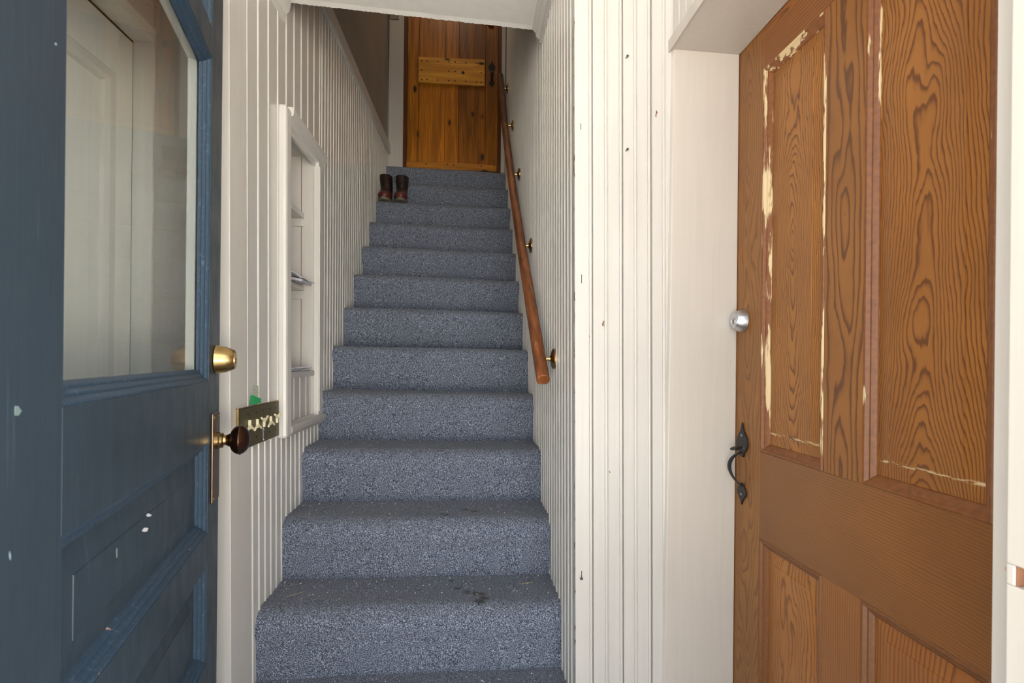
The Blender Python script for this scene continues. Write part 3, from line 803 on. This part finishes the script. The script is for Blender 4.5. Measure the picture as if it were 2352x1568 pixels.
m = MB(); m.box(-0.468, 0.222, -0.015, 0.0, 0.0, q[0].z + 0.006 - 2.62, lambda p: Vector((p.x, p.y, p.z - 0.012 * (p.x + 0.468) * (1 if p.z > 0.02 else 0)))); m.build('bottom_batten', pine('bottom_batten', 52.0, (196, 128, 38), (132, 80, 20), 'x'), pdr, bevel=0.001)
nm = MB()
for x, y in ((452, 1229), (612, 1234), (658, 1237), (868, 1247), (962, 1250)):
    p = onY(YTOP - 0.015, *zoompt(x, y)); nm.lathe([(0, 0.005), (0.0008, 0.0045), (0.001, 0)], (p.x, -0.015, p.z - 2.62), (0, -1, 0), 10)
tag(nm.build('nail_head', 'iron', pdr), kind='stuff')
hT, hB = onY(YTOP, 1130, 140), onY(YTOP, 1130, 201)
pull_handle(pdr, hT.x, hB.z - 2.62, hT.z - 2.62, 0.03, thumb=False)
kp = onY(YTOP, 1127, 55)
deadbolt(pdr, kp.x, kp.z - 2.62, 0.028, 0.02, 0.024, 'brass')

# ---- ivory panelled door on the left, behind the blue door
ivory = st(empty('door_4', (XWD, 0.52, 0), math.pi / 2), 'ivory painted panelled side door behind the blue door', 'door')
wv_ = YL - 0.52
ue, ui = wv_ - 0.088, 0.12
boxo('stile', 'whitedoor', ivory, 0, ui, 0, 0.03, 0.02, zt_w - 0.009, 0.001)
boxo('stile', 'whitedoor', ivory, ue, wv_ - 0.027, 0, 0.03, 0.02, zt_w - 0.009, 0.001)
for a, b in ((0.02, 0.25), (0.72, 0.92), (1.825, zt_w - 0.009)):
    boxo('rail', 'whitedoor', ivory, ui, ue, 0, 0.03, a, b, 0.001)
for a, b in ((0.25, 0.72), (0.92, 1.825)):
    frame_mould(ui, ue, a, b, [(0, 0), (0.004, -0.004), (0.02, -0.002), (0.03, 0.004), (0.034, 0.012)]).build('moulding', 'trim', ivory)
    raised_panel(ui + 0.033, ue - 0.033, a + 0.033, b - 0.033, 0.012, 0.04, 0.004).build('panel', 'whitedoor', ivory)
boxo('backing', 'dark', ivory, -0.15, wv_ + 0.05, 0.031, 0.05, 0.0, zt_w + 0.03)

# ------------------------------------------------------------------ handrail
ros = [(1272, 824), (1221, 564), (1193, 400), (1178, 288), (1166, 203)]
rodpx = [(1239.6, 824), (1197, 564), (1173, 400), (1159.4, 288), (1152.0, 203)]
rp, rl = [], []
for (a, b), (c, d) in zip(ros, rodpx):
    w = onX(XR - 0.004, a, b); w.x = lean(XR - 0.004, w.y, w.z)
    rp.append(w); rl.append(onY(w.y, c, d))
hand = tag(empty('handrail', (rl[0].x, rl[0].y, 0)), 'long round brown wooden handrail on the right stair wall', 'handrail')
O = hand.location
ax = (rl[1] - rl[0]).normalized()
lo = rl[0] - ax * 0.105
def rod(pts, r, name, mat='railwood'):
    m = MB(); rings = []
    for i, p in enumerate(pts):
        a = pts[max(i - 1, 0)]; b = pts[min(i + 1, len(pts) - 1)]
        t = (b - a).normalized(); e1 = t.cross(Vector((0, 0, 1))).normalized(); e2 = e1.cross(t)
        ring = []
        for k in range(24):
            an = 2 * math.pi * k / 24
            s_ = max(math.sin(an), -0.82)
            ring.append(p - O + (e1 * math.cos(an) + e2 * s_) * r)
        rings.append(ring)
    m.rings(rings)
    return m.build(name, mat, hand, smooth=True, bevel=0.0015)
def lerp_pts(P, n=4):
    out = []
    for a, b in zip(P[:-1], P[1:]): out += [a.lerp(b, i / n) for i in range(n)]
    return out + [P[-1]]
top = rl[3].lerp(rl[4], 1.42)
rod(lerp_pts([lo, rl[0], rl[1], rl[2], rl[3]]), 0.0215, 'rail')
rod(lerp_pts([rl[3] + (rl[4] - rl[3]).normalized() * 0.003, rl[4], top]), 0.0215, 'rail', 'railwood_dark')
for w, r in zip(rp, rl):
    br = MB(); d = (r - w); L = d.length
    br.lathe([(0.002, 0.0075), (L * 0.3, 0.0058), (L - 0.012, 0.0058)], w - O, d, 12)
    b = br.build('bracket', 'brightbrass', hand, smooth=True)
    m = MB(); m.lathe([(-0.004, 0.034), (0.003, 0.034), (0.006, 0.028), (0.009, 0.014), (0.012, 0.010), (0.013, 0)], w - O, (-1, 0, 0), 24); m.build('rosette', 'brass', b, smooth=True)

# ------------------------------------------------------------------ mail niche in the left wall
niche = tag(empty('mail_niche', (XL, NY0, NZ0)), 'white shelved mail niche set into the left beadboard wall', 'niche')
NO = niche.location
def nbox(name, mat, x0, x1, y0, y1, z0, z1, bevel=0.002, parent=niche):
    m = MB(); m.box(x0, x1, y0, y1, z0, z1, lambda p: Vector((lean(p.x, p.y, p.z), p.y, p.z)))
    m.v = [tuple(Vector(p) - NO) for p in m.v]
    return m.build(name, mat, parent, bevel=bevel)
NXB = XL - 0.20
nbox('back_panel', 'white', NXB - 0.012, NXB, NY0 - 0.03, NY1 + 0.01, NZ0, NZ1 + 0.01)
nbox('side_panel', 'white', NXB, XL - 0.046, NY1 - 0.003, NY1 + 0.008, NZ0, NZ1, 0.001)
nbox('side_panel', 'white', XL - 0.0435, XL + 0.002, NY1 - 0.004, NY1 + 0.008, NZ0, NZ1, 0.001)
nbox('joint_strip', 'rawwood', XL - 0.0462, XL - 0.0434, NY1 - 0.0015, NY1 + 0.008, NZ0, NZ1, 0)
nbox('side_panel', 'white', NXB, XL + 0.002, NY0 - 0.009, NY0 + 0.003, NZ0, NZ1, 0.001)
nbox('top_panel', 'white', NXB, XL + 0.002, NY0, NY1, NZ1 - 0.005, NZ1 + 0.008, 0.001)
nbox('side_panel_bead', 'white', XL - 0.118, XL - 0.112, NY1 - 0.007, NY1, NZ0, NZ1, 0.0015)
for zt, zb, zc in ((1.724, 1.703, 1.672), (1.434, 1.416, 1.383)):
    nbox('shelf', 'white', NXB, XL - 0.032, NY0, NY1, zb, zt, 0.003)
    nbox('cleat', 'white', NXB, XL - 0.036, NY1 - 0.012, NY1, zc, zb, 0.002)
nbox('casing', 'trim', XL - 0.002, XL + 0.030, 1.700, NY0 + 0.004, 0.885, 1.975, 0.010)
# head casing: stepped moulding running along the wall
m = MB()
prof = [(-0.002, -0.032), (0.008, -0.032), (0.010, -0.018), (0.020, -0.014), (0.022, 0.004), (0.034, 0.012), (0.036, 0.034), (0.030, 0.040), (-0.002, 0.040)]
zz = 1.950
m.prism(prof, lambda q: (lean(XL, 1.75, zz) + q[0], 1.754, zz + q[1]), lambda q: (lean(XL, 2.17, zz) + q[0], 2.160, zz + q[1]))
m.v = [tuple(Vector(p) - NO) for p in m.v]; m.build('head_casing', 'trim', niche, bevel=0.001)
nbox('casing', 'trim', XL - 0.002, XL + 0.020, 2.092, 2.158, 0.905, 1.948, 0.003)
nbox('casing_bead', 'trim', XL + 0.018, XL + 0.024, 2.096, 2.106, 0.935, 1.92, 0.002)
nbox('box_cap', 'casing_grey', XL - 0.20, XL + 0.006, NY0, NY1 + 0.006, 1.079, 1.101, 0.003)
pb = [1.752, 1.82, 1.889, 1.956, 2.025, 2.080]
for a, b in zip(pb[:-1], pb[1:]):
    m = MB(); side_board(m, XL - 0.006, 1, a, b - a, 0.918, 1.079, 1); m.v = [tuple(Vector(p) - NO) for p in m.v]; m.build('box_board', 'casing_grey', niche, smooth=True)
nbox('joint_strip', 'rawwood', XL - 0.02, XL - 0.007, 2.080, 2.087, 0.918, 1.079, 0)
m = MB(); prof = [(-0.004, -0.02), (0.020, -0.016), (0.030, 0.0), (0.032, 0.012), (0.026, 0.020), (0.006, 0.022), (0.0, 0.026), (-0.004, 0.026)]
m.prism(prof, lambda q: (lean(XL, 1.75, 0.9) + q[0], 1.754, 0.900 + q[1]), lambda q: (lean(XL, 2.17, 0.9) + q[0], 2.164, 0.900 + q[1]))
m.v = [tuple(Vector(p) - NO) for p in m.v]; m.build('sill', 'casing_grey', niche, bevel=0.001)

# post on the shelves
def sheet(name, mat, cx, cy, z, wx, wy, rot, th, droop, label, cat, group=None, wave=0.0):
    m = MB(); nx, ny = 6, 8; c, s_ = math.cos(rot), math.sin(rot); vs = []
    for l in (0, 1):
        for i in range(nx + 1):
            for j in range(ny + 1):
                u, v = (i / nx - 0.5) * wx, (j / ny - 0.5) * wy
                x, y = cx + u * c - v * s_, cy + u * s_ + v * c
                over = max(0.0, x - (XL - 0.034))
                vs.append((x - cx, y - cy, -droop * (over / 0.05) ** 2 + wave * (1 + math.sin(j * 1.9 + i)) + l * th))
    n = (nx + 1) * (ny + 1); fs = []
    for i in range(nx):
        for j in range(ny):
            a = i * (ny + 1) + j; q = (a, a + 1, a + ny + 2, a + ny + 1)
            fs += [q, tuple(n + k for k in reversed(q))]
    for i in range(nx):
        for j in (0, ny):
            a = i * (ny + 1) + j; fs.append((a, a + ny + 1, n + a + ny + 1, n + a))
    for j in range(ny):
        for i in (0, nx):
            a = i * (ny + 1) + j; fs.append((a, a + 1, n + a + 1, n + a))
    m.add(vs, fs)
    o = m.build(name, mat, None, smooth=True); o.location = (cx, cy, z)
    return tag(o, label, cat, group)
sheet('newspaper', 'newsprint', -0.690, 1.985, 1.436, 0.17, 0.15, 0.06, 0.009, 0.010, 'folded grey newspaper hanging over the middle niche shelf', 'newspaper', wave=0.0012)
sheet('newspaper', 'newsprint', -0.685, 1.960, 1.449, 0.16, 0.20, -0.12, 0.003, 0.012, 'crumpled grey printed sheet on top of the folded newspaper', 'newspaper', wave=0.0025)
sheet('envelope', 'paper', -0.672, 1.875, 1.4585, 0.14, 0.11, 0.5, 0.0015, 0.016, 'white envelope with one corner hanging over the middle niche shelf', 'envelope', wave=0.0008)
m = MB(); m.lathe([(0, 0.052), (0.004, 0.056), (0.012, 0.056), (0.016, 0.050), (0.016, 0)], (0, 0, 0), (1, 0.2, 0.25), 36)
o = m.build('black_disc', 'black', None, smooth=True); o.location = (-0.752, 1.893, 1.497)
tag(o, 'round black disc leaning behind the post on the middle niche shelf', 'disc')
for i, (dy, dx, r, lab) in enumerate(((0.0, 0.0, 0.02, 'lowest white envelope on the niche box cap'), (-0.02, 0.008, -0.05, 'middle white envelope on the niche box cap'), (0.008, 0.012, 0.05, 'topmost white envelope on the niche box cap with a lifted edge'))):
    sheet('envelope', 'paper', -0.68 + dx, 1.905 + dy, 1.1015 + i * 0.0048, 0.15, 0.26, r, 0.0022, 0.0, lab, 'envelope', 'envelopes on the niche box cap', wave=0.0011)

# ------------------------------------------------------------------ lever plate and notes
pq = [onX(XL + 0.008, 545, 935), onX(XL + 0.008, 632, 921), onX(XL + 0.008, 632, 998), onX(XL + 0.008, 545, 1037)]
yA, yB, zA, zB2 = pq[0].y, 1.690, 0.899, 1.010
lp = tag(empty('lever_plate', (XL, (yA + yB) / 2, zA)), 'olive brass wall plate with five cream levers and an arrow', 'wall plate')
LO = lp.location
def loc(m):
    m.v = [tuple(Vector((lean(p[0], p[1], p[2]), p[1], p[2])) - LO) for p in m.v]; return m
loc(MB().box(XL + 0.004, XL + 0.0105, yA, yB, zA, zB2)).build('plate', 'bellplate', lp, bevel=0.002)
loc(MB().box(XL + 0.001, XL + 0.0105, yA - 0.004, yA, zA - 0.002, zB2 + 0.003)).build('plate_edge', 'brass', lp, bevel=0.001)
loc(MB().box(XL + 0.001, XL + 0.009, yA - 0.004, yB, zB2, zB2 + 0.003)).build('plate_edge', 'brass', lp, bevel=0.001)
LV = [(1.459, 0.963, -1), (1.510, 0.960, -1), (1.559, 0.957, 1), (1.611, 0.957, -1), (1.662, 0.956, 1)]
for yy, zz, s_ in LV:
    m = MB()
    m.box(XL + 0.0105, XL + 0.0175, yy - 0.0038, yy + 0.0038, zz - 0.013, zz + 0.013)
    for t in (-1, 1):
        a = s_ * 0.5
        m.box(-0.003, 0.003, 0, 0.027, -0.003, 0.003, lambda p: Vector((XL + 0.0155 + p.x, yy + t * p.y * math.cos(a), zz + s_ * 0.003 + p.y * math.sin(a) + p.z)))
    loc(m).build('lever', 'cream_plastic', lp, bevel=0.0015)
for yy in (1.455, 1.51, 1.56, 1.61, 1.66):
    for zz in (0.992, 0.922):
        if zz < 0.95 and 1.54 < yy < 1.6: continue
        loc(MB().lathe([(0, 0.0034), (0.0004, 0.0032), (0.0005, 0)], (XL + 0.0105, yy, zz), (1, 0, 0), 10)).build('plate_hole', 'dark', lp)
def arrow(k, x, mat, name):
    pts = [(0, 0.5), (0.36, 0.22), (0.17, 0.22), (0.2, -0.5), (-0.2, -0.5), (-0.17, 0.22), (-0.36, 0.22)]
    m = MB(); m.prism(pts, lambda p: (XL + x, 1.563 + p[0] * 0.022 * k, 0.923 + p[1] * 0.038 * (1 - (1 - k) * 0.45)), lambda p: (XL + x + 0.0004, 1.563 + p[0] * 0.022 * k, 0.923 + p[1] * 0.038 * (1 - (1 - k) * 0.45)))
    loc(m).build(name, mat, lp)
arrow(1.0, 0.0106, 'paper', 'arrow_outline'); arrow(0.55, 0.0111, 'blackink', 'arrow_mark')

q = [onX(XL + 0.007, *p) for p in ((575.5, 906), (598.5, 915.5), (597, 925), (571, 930))]
cen = sum(q, Vector()) / 4
m = MB(); m.prism([tuple(p - cen) for p in q], lambda p: (p[0] + 0.0015, p[1], p[2]), lambda p: (p[0] + 0.0025, p[1], p[2]))
o = m.build('sticky_note', 'note'); o.location = cen
tag(o, 'small green paper note stuck above the brass lever plate', 'note')
m = MB(); rr = []
for i in range(20):
    a = 2 * math.pi * i / 20; rr.append((math.cos(a), math.sin(a)))
vs_ = [(0.0027, 0.0055 * c, 0.0045 * s_ + 0.002) for c, s_ in rr] + [(0.0027, 0.0048 * c, 0.0038 * s_ + 0.002) for c, s_ in rr]
m.add(vs_, [(i, (i + 1) % 20, 20 + (i + 1) % 20, 20 + i) for i in range(20)]); m.build('pen_mark', 'blackink', o)
q = [onX(XL + 0.007, *p) for p in ((583, 885), (592.5, 886), (592.5, 912), (583, 909))]
cen = sum(q, Vector()) / 4
m = MB(); m.prism([tuple(p - cen) for p in q], lambda p: (p[0] + 0.0004, p[1], p[2]), lambda p: (p[0] + 0.001, p[1], p[2]))
o = m.build('label_strip', 'tape'); o.location = cen
tag(o, 'faded strip of label tape above the green note', 'label')

# ------------------------------------------------------------------ boots on the stairs
def boot(cx, cyy, rz, label, lean_x):
    zt = Z0 + 9 * RISE - 0.0136 * cx + 0.001
    b = tag(empty('boot', (cx, cyy, zt), rz), label, 'boot', 'pair of boots on the stairs')
    path = [(-0.125, 0.030, 0.006, 0.006), (-0.120, 0.033, 0.026, 0.018), (-0.105, 0.036, 0.037, 0.026), (-0.075, 0.041, 0.043, 0.032), (-0.035, 0.052, 0.041, 0.042), (0.005, 0.070, 0.038, 0.052), (0.040, 0.100, 0.037, 0.056), (0.055, 0.140, 0.040, 0.056), (0.058, 0.180, 0.043, 0.058), (0.060, 0.212, 0.045, 0.060)]
    def ringset(P, grow=0.0):
        R = []
        for i, (y, z, rx, rz_) in enumerate(P):
            a = P[max(i - 1, 0)]; c = P[min(i + 1, len(P) - 1)]
            t = Vector((0, c[0] - a[0], c[1] - a[1])).normalized(); up = Vector((0, -t.z, t.y))
            R.append([Vector((lean_x * max(0, z - 0.1), y, z)) + Vector((1, 0, 0)) * math.cos(2 * math.pi * k / 20) * (rx + grow) + up * math.sin(2 * math.pi * k / 20) * (rz_ + grow) for k in range(20)])
        return R
    m = MB(); m.rings(ringset(path)); m.v = [(x, y, max(z, 0.012)) for x, y, z in m.v]; m.build('upper', 'leather', b, smooth=True)
    m = MB(); m.rings(ringset([(-0.128, 0.031, 0.006, 0.006)] + path[1:4], 0.0022)); m.v = [(x, y, max(z, 0.013)) for x, y, z in m.v]; m.build('toe_cap', 'redleather', b, smooth=True)
    ol = []
    for k in range(28):
        a = 2 * math.pi * k / 28; c, s_ = math.cos(a), math.sin(a)
        ol.append(((0.047 if s_ < 0 else 0.039) * c * (1 - 0.12 * math.exp(-((s_ - 0.2) ** 2) * 20)), -0.012 + 0.122 * s_))
    m = MB(); m.prism(ol, lambda p: (p[0], p[1], 0.0), lambda p: (p[0], p[1], 0.020)); m.build('sole', 'sole', b, bevel=0.003)
    m = MB(); m.box(-0.0465, 0.0465, 0.03, 0.105, 0.16, 0.2, lambda p: Vector((lean_x * 0.08 + p.x * 1.0, 0.06 + (p.y - 0.0675) * 1.3, p.z)))
    return b
boot(-0.556, 3.552, 0.02, 'dark brown boot standing against the left stair wall', -0.1)
boot(-0.452, 3.552, 0.06, 'dark brown boot standing clear of the left stair wall', 0.0)

# ------------------------------------------------------------------ litter on the carpet
dm = MB()
for _ in range(420):
    k = random.choice((-1, -1, 0, 0, 0, 1, 1, 2, 3))
    x = random.uniform(XL + 0.02, XR - 0.02); t = random.betavariate(1.6, 1.0)
    yy = Y0 + k * DT + 0.045 + t * (DT - 0.05) + 0.0192 * (x + 0.156)
    zz = Z0 + k * RISE - 0.0136 * x + 0.0012
    s_ = random.choice((0.0005, 0.0006, 0.0008, 0.0012)); a = random.uniform(0, 3.1); c, n_ = math.cos(a), math.sin(a); l = random.choice((1, 1, 1.5, 2.5))
    dm.box(-s_ * l, s_ * l, -s_, s_, -0.0005, s_ * 1.2, lambda p: Vector((x + p.x * c - p.y * n_, yy + p.x * n_ + p.y * c, zz + p.z)))
tag(dm.build('carpet_litter', plain('pale_crumbs', (0.75, 0.72, 0.66), 0.7)), 'tiny pale crumbs scattered over the lower carpeted treads', 'litter', kind='stuff')
def straw(pts, r, name, mat, label, cat):
    m = MB(); rings = []
    P = [Vector(p) for p in pts]
    for i, p in enumerate(P):
        rings.append([p - P[0] + Vector((0, math.cos(k * 2.094), math.sin(k * 2.094))) * r for k in range(3)])
    m.rings(rings); o = m.build(name, mat); o.location = P[0]; return tag(o, label, cat)
M['straw'] = plain('dry_straw', srgb(190, 170, 120), 0.7)
M['redleaf'] = plain('dead_red_leaf', srgb(110, 42, 24), 0.7)
def tread(x, dy, k): return (x, Y0 + k * DT + dy, Z0 + k * RISE - 0.0136 * x + 0.0022)
straw([tread(-0.545, 0.085, 0), tread(-0.53, 0.10, 0), tread(-0.50, 0.12, 0)], 0.0007, 'grass_straw', 'straw', 'dry grass straw lying by the left wall on the lowest tread', 'straw')
straw([tread(0.185, 0.150, 0), tread(0.21, 0.155, 0), tread(0.235, 0.160, 0)], 0.0007, 'grass_straw', 'straw', 'dry grass straw lying by the right wall on the lowest tread', 'straw')
lf = onY(Y0 + 3 * DT - 0.002, 1194, 992)
straw([lf, lf + Vector((0.004, 0, -0.012)), lf + Vector((0.006, -0.001, -0.03)), lf + Vector((0.002, -0.002, -0.048))], 0.0013, 'dead_stem', 'redleaf', 'thin dead red stem hanging on a carpeted riser', 'stem')

# ------------------------------------------------------------------ added fill lamp brightening the upper stairs, out of view
lt = tag(empty('added_fill_lamp', (-0.15, 3.1, 4.75)), 'added unseen fill lamp over the landing', 'lamp')
m = MB(); m.lathe([(0, 0.06), (0.012, 0.06), (0.02, 0.03), (0.05, 0.02)], (0, 0, 0), (0, 0, -1), 24); m.build('fill_lamp_base', 'trim', lt, smooth=True)
L_ = lamp('fill_lamp_light', (-0.15, 3.1, 4.62), 5.5, (1.0, 0.86, 0.68), 0.05)
